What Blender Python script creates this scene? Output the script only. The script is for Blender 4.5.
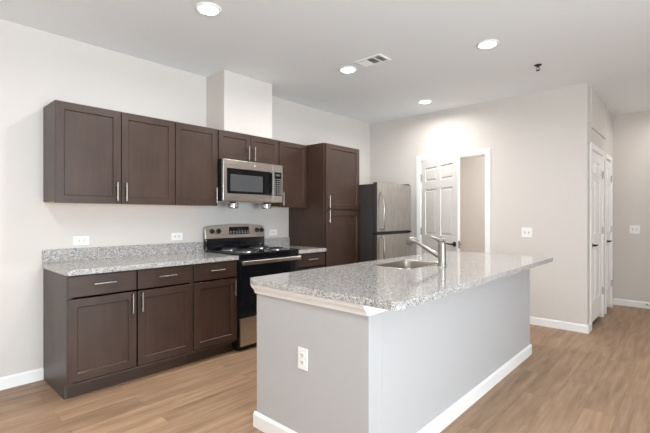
import bpy, bmesh, math
from mathutils import Vector, Matrix

S = bpy.context.scene
for o in list(bpy.data.objects):
    bpy.data.objects.remove(o, do_unlink=True)
COL = S.collection

# ------------------------------------------------------------------ camera
YAW = math.atan(368.5 / 404.0)
cd = bpy.data.cameras.new('camera')
cd.sensor_width = 36.0
cd.lens = 404.0 / 650.0 * 36.0
cd.shift_y = -0.0008
cd.clip_start = 0.05
cam = bpy.data.objects.new('camera', cd)
COL.objects.link(cam)
cam.location = (0, 0, 1.30)
cam.rotation_euler = (math.pi / 2, 0, YAW - math.pi / 2)
S.camera = cam

# ------------------------------------------------------------------ world, daylight, exposure
w = bpy.data.worlds.new('world')
S.world = w
w.use_nodes = True
w.node_tree.nodes['Background'].inputs[0].default_value = (0.80, 0.90, 1.0, 1)
w.node_tree.nodes['Background'].inputs[1].default_value = 1.0

LAMP_W = 9.5          # each recessed lamp
LAMP_COL = (1.0, 0.975, 0.945)
CLOSET_W = 24.0  # added lamp in the room beyond the open door
HALL_W = 5.0  # added hall lamp


def daylight(name, loc, rot, sx, sy, watts):
    l = bpy.data.lights.new(name, 'AREA')
    l.shape = 'RECTANGLE'
    l.size = sx
    l.size_y = sy
    l.energy = watts
    l.color = (0.83, 0.92, 1.0)
    o = bpy.data.objects.new(name, l)
    COL.objects.link(o)
    o.location = loc
    o.rotation_euler = rot


# area lights added outside two unseen windows, tilted up to brighten the ceiling
daylight('added_window_daylight', (0.3, -3.80, 1.10), (math.radians(122), 0, 0), 3.4, 2.1, 385)
daylight('added_patio_daylight', (-3.80, 0.3, 1.1), (math.radians(122), 0, -math.pi / 2), 2.3, 2.0, 12)

vs = S.view_settings
vs.view_transform = 'Standard'
vs.look = 'None'
vs.gamma = 1.0
vs.use_curve_mapping = False
vs.exposure = 0.42
S.cycles.max_bounces = 12
S.cycles.diffuse_bounces = 8
S.cycles.glossy_bounces = 6
S.cycles.caustics_reflective = False
S.cycles.caustics_refractive = False
S.cycles.sample_clamp_indirect = 6.0


# ------------------------------------------------------------------ materials
def srgb(r, g, b):
    f = lambda c: (c / 255 / 12.92) if c / 255 <= 0.04045 else ((c / 255 + 0.055) / 1.055) ** 2.4
    return (f(r), f(g), f(b), 1)


class NT:
    def __init__(s, name):
        s.m = bpy.data.materials.new(name)
        s.m.use_nodes = True
        s.t = s.m.node_tree
        s.b = s.t.nodes['Principled BSDF']

    def n(s, typ, **kw):
        nd = s.t.nodes.new(typ)
        for k, v in kw.items():
            setattr(nd, k, v)
        return nd

    def l(s, a, b):
        s.t.links.new(a, b)

    def coords(s, scale=(1, 1, 1), rot=(0, 0, 0), loc=(0, 0, 0)):
        tc = s.n('ShaderNodeTexCoord')
        mp = s.n('ShaderNodeMapping')
        mp.inputs['Scale'].default_value = scale
        mp.inputs['Rotation'].default_value = rot
        mp.inputs['Location'].default_value = loc
        s.l(tc.outputs['Object'], mp.inputs['Vector'])
        return mp.outputs['Vector']

    def ramp(s, fac, stops, interp='LINEAR'):
        r = s.n('ShaderNodeValToRGB')
        r.color_ramp.interpolation = interp
        e = r.color_ramp.elements
        while len(e) < len(stops):
            e.new(0.5)
        for i, (p, c) in enumerate(stops):
            e[i].position = p
            e[i].color = c
        s.l(fac, r.inputs['Fac'])
        return r.outputs['Color']

    def bump(s, h, strength, dist=0.002):
        b = s.n('ShaderNodeBump')
        b.inputs['Strength'].default_value = strength
        b.inputs['Distance'].default_value = dist
        s.l(h, b.inputs['Height'])
        s.l(b.outputs['Normal'], s.b.inputs['Normal'])


def plain(name, col, rough=0.5, metal=0.0, spec=0.5, noise=0.03, nscale=20.0, coat=0.0):
    q = NT(name)
    v = q.coords()
    nz = q.n('ShaderNodeTexNoise')
    nz.inputs['Scale'].default_value = nscale
    nz.inputs['Detail'].default_value = 3
    q.l(v, nz.inputs['Vector'])
    a = tuple(max(0, c * (1 - noise)) for c in col[:3]) + (1,)
    b = tuple(min(1, c * (1 + noise)) for c in col[:3]) + (1,)
    q.l(q.ramp(nz.outputs['Fac'], [(0.3, a), (0.7, b)]), q.b.inputs['Base Color'])
    q.b.inputs['Roughness'].default_value = rough
    q.b.inputs['Metallic'].default_value = metal
    q.b.inputs['Specular IOR Level'].default_value = spec
    q.b.inputs['Coat Weight'].default_value = coat
    return q.m


def paint(name, col, rough=0.6, tex=0.08):
    q = NT(name)
    v = q.coords()
    nz = q.n('ShaderNodeTexNoise')
    nz.inputs['Scale'].default_value = 220
    nz.inputs['Detail'].default_value = 2
    q.l(v, nz.inputs['Vector'])
    q.b.inputs['Base Color'].default_value = col
    q.b.inputs['Roughness'].default_value = rough
    q.b.inputs['Specular IOR Level'].default_value = 0.3
    q.bump(nz.outputs['Fac'], tex, 0.001)
    return q.m


def cabinet_wood(name, c0, c1, axis='z', rough=0.42):
    q = NT(name)
    sc = {'z': (26, 26, 1.6), 'x': (1.6, 26, 26)}[axis]
    v = q.coords(sc)
    nz = q.n('ShaderNodeTexNoise')
    nz.inputs['Scale'].default_value = 1.6
    nz.inputs['Detail'].default_value = 6
    nz.inputs['Roughness'].default_value = 0.6
    q.l(v, nz.inputs['Vector'])
    v2 = q.coords((3, 3, 3))
    n2 = q.n('ShaderNodeTexNoise')
    n2.inputs['Scale'].default_value = 1.5
    n2.inputs['Detail'].default_value = 3
    q.l(v2, n2.inputs['Vector'])
    mx = q.n('ShaderNodeMath', operation='ADD')
    q.l(nz.outputs['Fac'], mx.inputs[0])
    q.l(n2.outputs['Fac'], mx.inputs[1])
    hf = q.n('ShaderNodeMath', operation='MULTIPLY')
    hf.inputs[1].default_value = 0.5
    q.l(mx.outputs[0], hf.inputs[0])
    q.l(q.ramp(hf.outputs[0], [(0.32, c0), (0.68, c1)]), q.b.inputs['Base Color'])
    q.b.inputs['Roughness'].default_value = rough
    q.b.inputs['Specular IOR Level'].default_value = 0.55
    q.bump(nz.outputs['Fac'], 0.05, 0.001)
    return q.m


def granite(name):
    q = NT(name)
    tc = q.n('ShaderNodeTexCoord')
    wob = q.n('ShaderNodeTexNoise')
    wob.inputs['Scale'].default_value = 90
    q.l(tc.outputs['Object'], wob.inputs['Vector'])
    vm = q.n('ShaderNodeMixRGB')
    vm.inputs['Fac'].default_value = 0.012
    q.l(tc.outputs['Object'], vm.inputs[1])
    q.l(wob.outputs['Color'], vm.inputs[2])
    cols = []
    for sc, stops in ((420, [(0.0, srgb(40, 39, 40)), (0.10, srgb(100, 97, 96)), (0.27, srgb(146, 143, 140)),
                             (0.47, srgb(186, 183, 180)), (0.72, srgb(230, 228, 226))]),
                      (230, [(0.0, srgb(66, 64, 64)), (0.15, srgb(132, 129, 127)), (0.38, srgb(182, 179, 176)),
                             (0.70, srgb(230, 228, 226))])):
        vo = q.n('ShaderNodeTexVoronoi')
        vo.inputs['Scale'].default_value = sc
        q.l(vm.outputs[0], vo.inputs['Vector'])
        sp = q.n('ShaderNodeSeparateColor')
        q.l(vo.outputs['Color'], sp.inputs[0])
        cols.append(q.ramp(sp.outputs[0], stops, 'CONSTANT'))
    nz = q.n('ShaderNodeTexNoise')
    nz.inputs['Scale'].default_value = 60
    q.l(tc.outputs['Object'], nz.inputs['Vector'])
    fac = q.ramp(nz.outputs['Fac'], [(0.44, (0, 0, 0, 1)), (0.58, (1, 1, 1, 1))])
    mx = q.n('ShaderNodeMixRGB')
    q.l(fac, mx.inputs['Fac'])
    q.l(cols[0], mx.inputs[1])
    q.l(cols[1], mx.inputs[2])
    q.l(mx.outputs[0], q.b.inputs['Base Color'])
    q.b.inputs['Roughness'].default_value = 0.07
    q.b.inputs['Specular IOR Level'].default_value = 1.0
    return q.m


def floor_mat():
    q = NT('vinyl_plank')
    v = q.coords()
    br = q.n('ShaderNodeTexBrick', offset=0.37, offset_frequency=2)
    br.inputs['Scale'].default_value = 1.0
    br.inputs['Brick Width'].default_value = 1.22
    br.inputs['Row Height'].default_value = 0.185
    br.inputs['Mortar Size'].default_value = 0.0009
    br.inputs['Mortar Smooth'].default_value = 0.4
    br.inputs['Bias'].default_value = 0.0
    br.inputs['Color1'].default_value = (0, 0, 0, 1)
    br.inputs['Color2'].default_value = (1, 1, 1, 1)
    br.inputs['Mortar'].default_value = (0.2, 0.2, 0.2, 1)
    q.l(v, br.inputs['Vector'])
    # grain, shifted from plank to plank
    sh = q.n('ShaderNodeVectorMath', operation='MULTIPLY_ADD')
    sh.inputs[1].default_value = (7.0, 3.0, 5.0)
    q.l(br.outputs['Color'], sh.inputs[0])
    q.l(v, sh.inputs[2])
    st = q.n('ShaderNodeVectorMath', operation='MULTIPLY')
    st.inputs[1].default_value = (1.0, 11.0, 1.0)
    q.l(sh.outputs[0], st.inputs[0])
    g = q.n('ShaderNodeTexNoise')
    g.inputs['Scale'].default_value = 1.9
    g.inputs['Detail'].default_value = 7
    g.inputs['Roughness'].default_value = 0.62
    g.inputs['Distortion'].default_value = 0.4
    q.l(st.outputs[0], g.inputs['Vector'])
    gr = q.ramp(g.outputs['Fac'], [(0.25, srgb(138, 111, 88)), (0.44, srgb(165, 135, 109)), (0.60, srgb(180, 150, 123)), (0.78, srgb(195, 166, 139))])
    tone = q.ramp(br.outputs['Color'], [(0.0, (0.80, 0.79, 0.79, 1)), (1.0, (1.06, 1.05, 1.03, 1))])
    mu = q.n('ShaderNodeMixRGB', blend_type='MULTIPLY')
    mu.inputs['Fac'].default_value = 1
    q.l(gr, mu.inputs[1])
    q.l(tone, mu.inputs[2])
    dk = q.n('ShaderNodeMixRGB')
    q.l(br.outputs['Fac'], dk.inputs['Fac'])
    q.l(mu.outputs[0], dk.inputs[1])
    dk.inputs[2].default_value = srgb(118, 93, 73)
    q.l(dk.outputs[0], q.b.inputs['Base Color'])
    q.b.inputs['Roughness'].default_value = 0.45
    q.b.inputs['Specular IOR Level'].default_value = 0.25
    q.bump(g.outputs['Fac'], 0.08, 0.001)
    return q.m


def steel(name, col, rough, brush='x'):
    q = NT(name)
    sc = {'x': (1, 60, 60), 'z': (60, 60, 1)}[brush]
    v = q.coords(sc)
    nz = q.n('ShaderNodeTexNoise')
    nz.inputs['Scale'].default_value = 6
    nz.inputs['Detail'].default_value = 4
    q.l(v, nz.inputs['Vector'])
    r = q.ramp(nz.outputs['Fac'], [(0.3, (rough * 0.85,) * 3 + (1,)), (0.7, (rough * 1.15,) * 3 + (1,))])
    q.l(r, q.b.inputs['Roughness'])
    q.b.inputs['Base Color'].default_value = col
    q.b.inputs['Metallic'].default_value = 1.0
    return q.m


def emit(name, col, strength):
    q = NT(name)
    q.b.inputs['Base Color'].default_value = (0.02, 0.02, 0.02, 1) if strength < 1 else col
    q.b.inputs['Emission Color'].default_value = col
    q.b.inputs['Emission Strength'].default_value = strength
    return q.m


def glass_pane(name):
    q = NT(name)
    tr = q.n('ShaderNodeBsdfTransparent')
    tr.inputs[0].default_value = (0.96, 0.97, 0.97, 1)
    gl = q.n('ShaderNodeBsdfGlossy')
    gl.inputs['Roughness'].default_value = 0.02
    mx = q.n('ShaderNodeMixShader')
    mx.inputs[0].default_value = 0.06
    q.l(tr.outputs[0], mx.inputs[1])
    q.l(gl.outputs[0], mx.inputs[2])
    q.l(mx.outputs[0], q.t.nodes['Material Output'].inputs['Surface'])
    return q.m


M = {}
M['wall'] = paint('wall_paint', srgb(216, 210, 204))
M['island_paint'] = paint('island_paint', srgb(188, 187, 187))
M['ceiling'] = paint('ceiling_paint', srgb(240, 244, 247), 0.8)
M['beyond'] = paint('beyond_paint', srgb(205, 202, 198))
M['trim'] = plain('trim_paint', srgb(247, 246, 244), 0.35, noise=0.006)
M['door'] = plain('door_paint', srgb(249, 247, 244), 0.4, noise=0.006)
M['floor'] = floor_mat()
WC0, WC1 = srgb(52, 35, 27), srgb(71, 51, 40)
M['wood'] = cabinet_wood('espresso_wood', WC0, WC1, 'z')
M['wood_h'] = cabinet_wood('espresso_wood_horizontal', WC0, WC1, 'x')
M['wood_side_lit'] = cabinet_wood('espresso_side_lit', srgb(62, 52, 46), srgb(82, 70, 62), 'z', 0.42)  # greyer, lighter espresso: light on the cabinet sides put into the colour
M['maple'] = plain('maple_underside', srgb(214, 168, 112), 0.5, noise=0.05)
M['granite'] = granite('granite')
M['steel'] = steel('stainless_steel', (0.60, 0.56, 0.52, 1), 0.30, 'x')
M['steel_v'] = steel('stainless_steel_vertical', (0.60, 0.57, 0.53, 1), 0.27, 'z')
M['nickel'] = steel('brushed_nickel', (0.40, 0.375, 0.345, 1), 0.32, 'z')
M['sink'] = steel('sink_steel', (0.46, 0.42, 0.38, 1), 0.34, 'x')
M['chrome'] = plain('chrome', (0.62, 0.61, 0.60), 0.22, 1.0, noise=0.01)
M['black_gloss'] = plain('black_enamel', (0.008, 0.009, 0.012), 0.08, spec=0.6, noise=0.1)
M['black_glass'] = plain('black_glass', (0.006, 0.006, 0.007), 0.05, spec=0.5, noise=0.1)
M['oven_glass'] = plain('oven_window_glass', (0.012, 0.011, 0.011), 0.06, spec=0.5, noise=0.1)
M['mw_glass'] = plain('microwave_window_mesh', (0.075, 0.077, 0.08), 0.15, spec=0.6, noise=0.06, nscale=900)
M['black'] = plain('black_plastic', (0.014, 0.014, 0.015), 0.4, noise=0.1)
M['fridge_side'] = plain('fridge_side', srgb(60, 56, 55), 0.4, noise=0.06, nscale=400)
M['dark_metal'] = plain('dark_bronze', srgb(70, 62, 56), 0.35, 0.8, noise=0.05)
M['white_plastic'] = plain('white_plastic', srgb(245, 245, 243), 0.3, noise=0.004)
M['slot'] = plain('socket_dark', (0.05, 0.05, 0.05), 0.5)
M['grey_mark'] = plain('grey_print', srgb(170, 170, 168), 0.4)
M['coil'] = plain('burner_coil', (0.05, 0.05, 0.052), 0.35, 0.7, noise=0.15)
M['lens'] = emit('lamp_lens', (1.0, 0.97, 0.92, 1), 14.0)
M['display'] = emit('clock_digits', (0.45, 0.62, 0.70, 1), 0.12)
M['vent_dark'] = plain('vent_shadow', (0.05, 0.05, 0.05), 0.8)
M['glass'] = glass_pane('window_glass')
M['rubber'] = plain('white_rubber', srgb(225, 222, 216), 0.6)

# ------------------------------------------------------------------ mesh helpers
ORG = {}


def BM():
    return bmesh.new()


def box(bm, x0, x1, y0, y1, z0, z1, mat=None):
    g = bmesh.ops.create_cube(bm, size=1.0)
    m = Matrix.Translation(((x0 + x1) / 2, (y0 + y1) / 2, (z0 + z1) / 2)) @ Matrix.Diagonal((abs(x1 - x0), abs(y1 - y0), abs(z1 - z0), 1))
    if mat is not None:
        m = mat @ m
    bmesh.ops.transform(bm, matrix=m, verts=g['verts'])
    return g['verts']


def prism(bm, pts, axis, a0, a1):
    """extrude a 2-D outline along an axis: 'x' -> pts are (y,z), 'y' -> (x,z), 'z' -> (x,y)"""
    def P(p, a):
        return {'x': (a, p[0], p[1]), 'y': (p[0], a, p[1]), 'z': (p[0], p[1], a)}[axis]
    v0 = [bm.verts.new(P(p, a0)) for p in pts]
    v1 = [bm.verts.new(P(p, a1)) for p in pts]
    n = len(pts)
    fs = [bm.faces.new(v0[::-1]), bm.faces.new(v1)]
    for i in range(n):
        fs.append(bm.faces.new((v0[i], v0[(i + 1) % n], v1[(i + 1) % n], v1[i])))
    bmesh.ops.recalc_face_normals(bm, faces=fs)
    return v0 + v1


def rrect(x0, x1, y0, y1, r, seg=6):
    pts = []
    for cx, cy, a in ((x1 - r, y1 - r, 0), (x0 + r, y1 - r, 90), (x0 + r, y0 + r, 180), (x1 - r, y0 + r, 270)):
        for k in range(seg + 1):
            t = math.radians(a + 90 * k / seg)
            pts.append((cx + r * math.cos(t), cy + r * math.sin(t)))
    return pts


def tube(bm, pts, rad, seg=12, caps=True):
    pts = [Vector(p) for p in pts]
    if not isinstance(rad, (list, tuple)):
        rad = [rad] * len(pts)
    rings = []
    up = None
    for i, p in enumerate(pts):
        d = (pts[min(i + 1, len(pts) - 1)] - pts[max(i - 1, 0)]).normalized()
        if up is None:
            up = Vector((0, 0, 1)) if abs(d.z) < 0.9 else Vector((1, 0, 0))
        s = d.cross(up).normalized()
        up = s.cross(d).normalized()
        rings.append([bm.verts.new(p + rad[i] * (math.cos(2 * math.pi * k / seg) * s + math.sin(2 * math.pi * k / seg) * up)) for k in range(seg)])
    fs = []
    for a, b in zip(rings, rings[1:]):
        for k in range(seg):
            fs.append(bm.faces.new((a[k], a[(k + 1) % seg], b[(k + 1) % seg], b[k])))
    if caps:
        fs.append(bm.faces.new(rings[0][::-1]))
        fs.append(bm.faces.new(rings[-1]))
    bmesh.ops.recalc_face_normals(bm, faces=fs)


def lathe(bm, prof, c, axis='z', seg=28):
    """prof: (radius, height along axis)"""
    c = Vector(c)
    rings = []
    for r, hh in prof:
        ring = []
        for k in range(seg):
            t = 2 * math.pi * k / seg
            a, b = r * math.cos(t), r * math.sin(t)
            off = {'z': (a, b, hh), 'y': (a, hh, b), 'x': (hh, a, b)}[axis]
            ring.append(bm.verts.new(c + Vector(off)))
        rings.append(ring)
    fs = []
    for a, b in zip(rings, rings[1:]):
        for k in range(seg):
            fs.append(bm.faces.new((a[k], a[(k + 1) % seg], b[(k + 1) % seg], b[k])))
    for ring in (rings[0], rings[-1]):
        fs.append(bm.faces.new(ring))
    bmesh.ops.recalc_face_normals(bm, faces=fs)


def torus(bm, c, R, r, seg=32, s2=8):
    rings = []
    for i in range(seg):
        t = 2 * math.pi * i / seg
        rings.append([bm.verts.new((c[0] + (R + r * math.cos(2 * math.pi * k / s2)) * math.cos(t),
                                    c[1] + (R + r * math.cos(2 * math.pi * k / s2)) * math.sin(t),
                                    c[2] + r * math.sin(2 * math.pi * k / s2))) for k in range(s2)])
    for i in range(seg):
        a, b = rings[i], rings[(i + 1) % seg]
        for k in range(s2):
            bm.faces.new((a[k], b[k], b[(k + 1) % s2], a[(k + 1) % s2]))


def obj(name, bm, mat, parent=None, bevel=0.0, smooth=False, loc=None, xf=None):
    """link one mesh; vertices are given in world space and re-based on the thing's origin"""
    if xf is not None:
        bmesh.ops.transform(bm, matrix=xf, verts=bm.verts)
    base = ORG[parent.name] if parent is not None else Vector(loc or (0, 0, 0))
    bmesh.ops.translate(bm, vec=-base, verts=bm.verts)
    if smooth:
        for f in bm.faces:
            f.smooth = True
        for e in bm.edges:
            if len(e.link_faces) == 2 and e.calc_face_angle(0) > math.radians(38):
                e.smooth = False
    me = bpy.data.meshes.new(name)
    bm.to_mesh(me)
    bm.free()
    me.materials.append(M[mat])
    o = bpy.data.objects.new(name, me)
    COL.objects.link(o)
    if parent is not None:
        o.parent = parent
    else:
        o.location = base
    ORG[o.name] = base
    if bevel:
        md = o.modifiers.new('bevel', 'BEVEL')
        md.width = bevel
        md.segments = 2
        md.limit_method = 'ANGLE'
        md.angle_limit = math.radians(40)
    return o


def tag(o, label, cat=None, group=None, kind=None):
    o['label'] = label
    if cat:
        o['category'] = cat
    if group:
        o['group'] = group
    if kind:
        o['kind'] = kind
    return o


def thing(name, label, cat, loc, group=None, kind=None):
    o = bpy.data.objects.new(name, None)
    o.empty_display_size = 0.05
    COL.objects.link(o)
    o.location = loc
    ORG[o.name] = Vector(loc)
    return tag(o, label, cat, group, kind)


def struct(name, bm, mat, label, cat, bevel=0.0):
    return tag(obj(name, bm, mat, bevel=bevel), label, cat, kind='structure')


def dup(root, loc, label, group=None, rotz=0.0):
    def rec(o, parent):
        c = o.copy()
        COL.objects.link(c)
        if parent is not None:
            c.parent = parent
        for ch in list(o.children):
            rec(ch, c)
        return c
    r = rec(root, None)
    r.location = loc
    r.rotation_euler = (0, 0, rotz)
    r['label'] = label
    if group:
        r['group'] = group
    return r


# ------------------------------------------------------------------ room shell
W, X, X2, YC, H = 3.83, 5.27, 7.25, 0.87, 2.775      # kitchen wall y, far wall x, alcove wall x, closet wall y, ceiling
XN, YN = -3.0, -3.0
XB = 6.75

b = BM(); box(b, XN - 0.3, X2 + 0.3, YN - 0.3, W + 0.3, -0.1, 0)
struct('floor', b, 'floor', 'brown wood-look vinyl plank floor', 'floor')
b = BM(); box(b, XN - 0.3, X2 + 0.3, YN - 0.3, W + 0.3, H, H + 0.1)
struct('ceiling', b, 'ceiling', 'flat off-white ceiling with recessed lights', 'ceiling')
b = BM(); box(b, XN, X2, W, W + 0.12, 0, H)
struct('wall_left', b, 'wall', 'off-white wall behind the dark kitchen cabinets', 'wall')
# far wall with the doorway
DY0, DY1, DZ = 1.99, 2.925, 2.105
b = BM()
box(b, X, X + 0.12, YC, DY0 - 0.02, 0, H)
box(b, X, X + 0.12, DY1 + 0.02, W, 0, H)
box(b, X, X + 0.12, DY0 - 0.02, DY1 + 0.02, DZ + 0.02, H)
struct('wall_back', b, 'wall', 'off-white wall holding the open white door', 'wall')
# closet wall with two doorways
D2 = (5.47, 6.23, 2.07)
D3 = (6.52, 6.98, 2.07)
b = BM()
box(b, X + 0.12, D2[0] - 0.02, YC, YC + 0.11, 0, H)
box(b, D2[1] + 0.02, D3[0] - 0.02, YC, YC + 0.11, 0, H)
box(b, D3[1] + 0.02, X2, YC, YC + 0.11, 0, H)
for d in (D2, D3):
    box(b, d[0] - 0.02, d[1] + 0.02, YC, YC + 0.11, d[2] + 0.02, H)
struct('wall_right', b, 'wall', 'narrow-looking wall with two closet doors at the right', 'wall')
b = BM(); box(b, X2, X2 + 0.12, YN, 1.40, 0, H)
struct('wall_far', b, 'wall', 'beige-grey wall at the far right edge with a light switch', 'wall')
# room beyond the open door
b = BM(); box(b, XB, XB + 0.1, 1.4, W, 0, H)
struct('wall_beyond', b, 'beyond', 'grey wall seen through the open doorway', 'wall')
b = BM(); box(b, X + 0.12, X2, 1.3, 1.4, 0, H)
struct('wall_divider', b, 'beyond', 'partition between the closets and the room beyond', 'wall')
# walls behind the camera; window and patio opening added to bring in daylight
WX0, WX1, WZ0, WZ1 = -1.4, 2.0, 0.15, 2.40
b = BM()
box(b, XN, WX0, YN - 0.12, YN, 0, H); box(b, WX1, X2, YN - 0.12, YN, 0, H)
box(b, WX0, WX1, YN - 0.12, YN, 0, WZ0); box(b, WX0, WX1, YN - 0.12, YN, WZ1, H)
struct('wall_front', b, 'wall', 'off-white living room wall with an added window', 'wall')
PY0, PY1, PZ1 = -0.85, 1.45, 2.15
b = BM()
box(b, XN - 0.12, XN, YN, PY0, 0, H); box(b, XN - 0.12, XN, PY1, W, 0, H); box(b, XN - 0.12, XN, PY0, PY1, PZ1, H)
struct('wall_near', b, 'wall', 'off-white wall with an added glazed patio opening', 'wall')
t = thing('added_window_1', 'unseen white framed window added in the living room wall', 'window', ((WX0 + WX1) / 2, YN - 0.06, WZ0), kind='structure')
b = BM()
for x0, x1 in ((WX0, WX0 + 0.05), (WX1 - 0.05, WX1), ((WX0 + WX1) / 2 - 0.03, (WX0 + WX1) / 2 + 0.03)):
    box(b, x0, x1, YN - 0.09, YN - 0.03, WZ0, WZ1)
box(b, WX0 + 0.05, WX1 - 0.05, YN - 0.085, YN - 0.035, WZ0, WZ0 + 0.05); box(b, WX0 + 0.05, WX1 - 0.05, YN - 0.085, YN - 0.035, WZ1 - 0.05, WZ1)
obj('window_frame', b, 'trim', t)
b = BM(); box(b, WX0 + 0.02, WX1 - 0.02, YN - 0.063, YN - 0.057, WZ0 + 0.02, WZ1 - 0.02)
obj('window_pane', b, 'glass', t)
t = thing('added_window_2', 'unseen white framed glazed patio opening added for daylight', 'window', (XN - 0.06, (PY0 + PY1) / 2, 0), kind='structure')
b = BM()
for y0, y1 in ((PY0, PY0 + 0.07), (PY1 - 0.07, PY1), ((PY0 + PY1) / 2 - 0.04, (PY0 + PY1) / 2 + 0.04)):
    box(b, XN - 0.09, XN - 0.03, y0, y1, 0, PZ1)
box(b, XN - 0.085, XN - 0.035, PY0 + 0.07, PY1 - 0.07, 0, 0.08); box(b, XN - 0.085, XN - 0.035, PY0 + 0.07, PY1 - 0.07, PZ1 - 0.07, PZ1)
obj('window_frame', b, 'trim', t)
b = BM(); box(b, XN - 0.063, XN - 0.057, PY0 + 0.03, PY1 - 0.03, 0.03, PZ1 - 0.03)
obj('window_pane', b, 'glass', t)

# boxed chase above the microwave cabinet
b = BM(); box(b, 2.325, 2.950, 3.495, W, 2.165, H)
struct('trim_1', b, 'wall', 'white boxed duct chase above the microwave cabinet', 'duct chase', bevel=0.004)
# thin corner bead down the right edge of the chase
b = BM(); box(b, 2.924, 2.950, 3.493, 3.495, 2.168, H)
struct('trim_2', b, 'wall', 'thin white corner strip on the right edge of the duct chase', 'corner trim')


BBH, BBT = 0.092, 0.015


def bb_profile(s, base):
    """baseboard outline (offset from the wall, height)"""
    return [(base, 0), (base + s * BBT, 0), (base + s * BBT, BBH - 0.014), (base + s * 0.006, BBH - 0.002), (base + s * 0.003, BBH), (base, BBH)]


b = BM(); prism(b, bb_profile(-1, W), 'x', XN, 0.865)
struct('baseboard_left', b, 'trim', 'white baseboard left of the base cabinets', 'baseboard')
b = BM(); prism(b, bb_profile(-1, X), 'y', YC, DY0 - 0.066); prism(b, bb_profile(-1, X), 'y', DY1 + 0.075, W)
prism(b, bb_profile(-1, YC), 'x', X - 0.015, D2[0] - 0.07)
struct('baseboard_back', b, 'trim', 'white baseboard along the wall with the open door', 'baseboard')
b = BM(); prism(b, bb_profile(-1, X2), 'y', YN, YC)
struct('baseboard_far', b, 'trim', 'white baseboard below the light switch at the far right', 'baseboard')


# ------------------------------------------------------------------ doors
def six_panel(width, height, th=0.035):
    """door leaf in local coords: x 0..width from the hinge, y 0..th, z 0..height"""
    bm = BM()
    st, mid = min(0.11, width * 0.14), min(0.11, width * 0.13)
    cuts = [(0.24, 0.84), (1.03, 1.66), (1.77, height - 0.115)]
    box(bm, 0, st, 0, th, 0, height); box(bm, width - st, width, 0, th, 0, height)
    m0, m1 = width / 2 - mid / 2, width / 2 + mid / 2
    zz = [0] + [z for c in cuts for z in c] + [height]
    for i in range(0, len(zz), 2):
        box(bm, st, width - st, 0, th, zz[i], zz[i + 1])
    for z0, z1 in cuts:
        box(bm, m0, m1, 0, th, z0, z1)
        for x0, x1 in ((st, m0), (m1, width - st)):
            box(bm, x0, x1, 0.010, th - 0.010, z0, z1)
            for s in (0, 1):                       # raised field with sloping edges on both faces
                yb, yt = (0.010, 0.0025) if s == 0 else (th - 0.010, th - 0.0025)
                i1, i2 = 0.012, 0.034
                lo = [(x0 + i1, yb, z0 + i1), (x1 - i1, yb, z0 + i1), (x1 - i1, yb, z1 - i1), (x0 + i1, yb, z1 - i1)]
                hi = [(x0 + i2, yt, z0 + i2), (x1 - i2, yt, z0 + i2), (x1 - i2, yt, z1 - i2), (x0 + i2, yt, z1 - i2)]
                A = [bm.verts.new(p) for p in lo]; B = [bm.verts.new(p) for p in hi]
                fs = [bm.faces.new(B)] + [bm.faces.new((A[k], A[(k + 1) % 4], B[(k + 1) % 4], B[k])) for k in range(4)]
                bmesh.ops.recalc_face_normals(bm, faces=fs)
                c = sum((f.normal for f in fs), Vector())
                if (s == 0 and c.y > 0) or (s == 1 and c.y < 0):
                    bmesh.ops.reverse_faces(bm, faces=fs)
    return bm


def lever(t, M4, x, z, side, dirn, mat='dark_metal', y0=0.0):
    """lever handle on the door face; side -1 front (local -y)"""
    bm = BM()
    lathe(bm, [(0.0, 0), (0.032, 0), (0.032, 0.008), (0.026, 0.012), (0.012, 0.014), (0.012, 0.045), (0.0, 0.045)], (0, 0, 0), 'y', 20)
    bmesh.ops.scale(bm, vec=(1, side, 1), verts=bm.verts)
    tube(bm, [(0, side * 0.045, 0), (dirn * 0.05, side * 0.050, 0.001), (dirn * 0.115, side * 0.046, 0.004)], [0.011, 0.009, 0.008], 10)
    bmesh.ops.translate(bm, vec=(x, y0, z), verts=bm.verts)
    bmesh.ops.recalc_face_normals(bm, faces=bm.faces)
    return obj('door_handle', bm, mat, t, smooth=True, xf=M4)


# door_1: open leaf in the far wall
HX, HY = X - 0.004, DY1 - 0.012
FX, FY = 4.785, 2.145
dirv = Vector((FX - HX, FY - HY, 0)); LW = 0.90
ang = math.atan2(dirv.y, dirv.x)
t = thing('door_1', 'open white six-panel door ajar behind the kitchen faucet', 'door', (HX, HY, 0.012), kind='structure')
M4 = Matrix.Translation((HX, HY, 0.012)) @ Matrix.Rotation(ang, 4, 'Z')
leaf = obj('door_leaf', six_panel(LW, 2.075), 'door', t, bevel=0.0015, xf=M4)
lever(t, M4, LW - 0.065, 0.935, -1, -1)
lever(t, M4, LW - 0.065, 0.935, 1, -1, 'dark_metal', 0.035)
b = BM(); box(b, LW - 0.001, LW + 0.002, 0.006, 0.029, 0.89, 0.98)
box(b, LW, LW + 0.010, 0.010, 0.025, 0.925, 0.945)
obj('latch_plate', b, 'nickel', t, xf=M4)
for z in (0.25, 1.03, 1.80):
    b = BM()
    lathe(b, [(0, 0), (0.007, 0), (0.007, 0.10), (0, 0.10)], (HX - 0.004, HY + 0.004, z), 'z', 10)
    box(b, HX - 0.006, HX - 0.001, HY, HY + 0.035, z, z + 0.1)
    obj('hinge', b, 'nickel', t)


def casing_y(bm, y0, y1, z1, xw, wd=0.066, th=0.016):
    """flat casing around a doorway in an x = const wall, on the room side"""
    box(bm, xw - th, xw, y0 - wd, y0 + 0.004, 0, z1 + wd); box(bm, xw - th, xw, y1 - 0.004, y1 + wd, 0, z1 + wd)
    box(bm, xw - th, xw, y0 + 0.004, y1 - 0.004, z1 - 0.004, z1 + wd)


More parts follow.
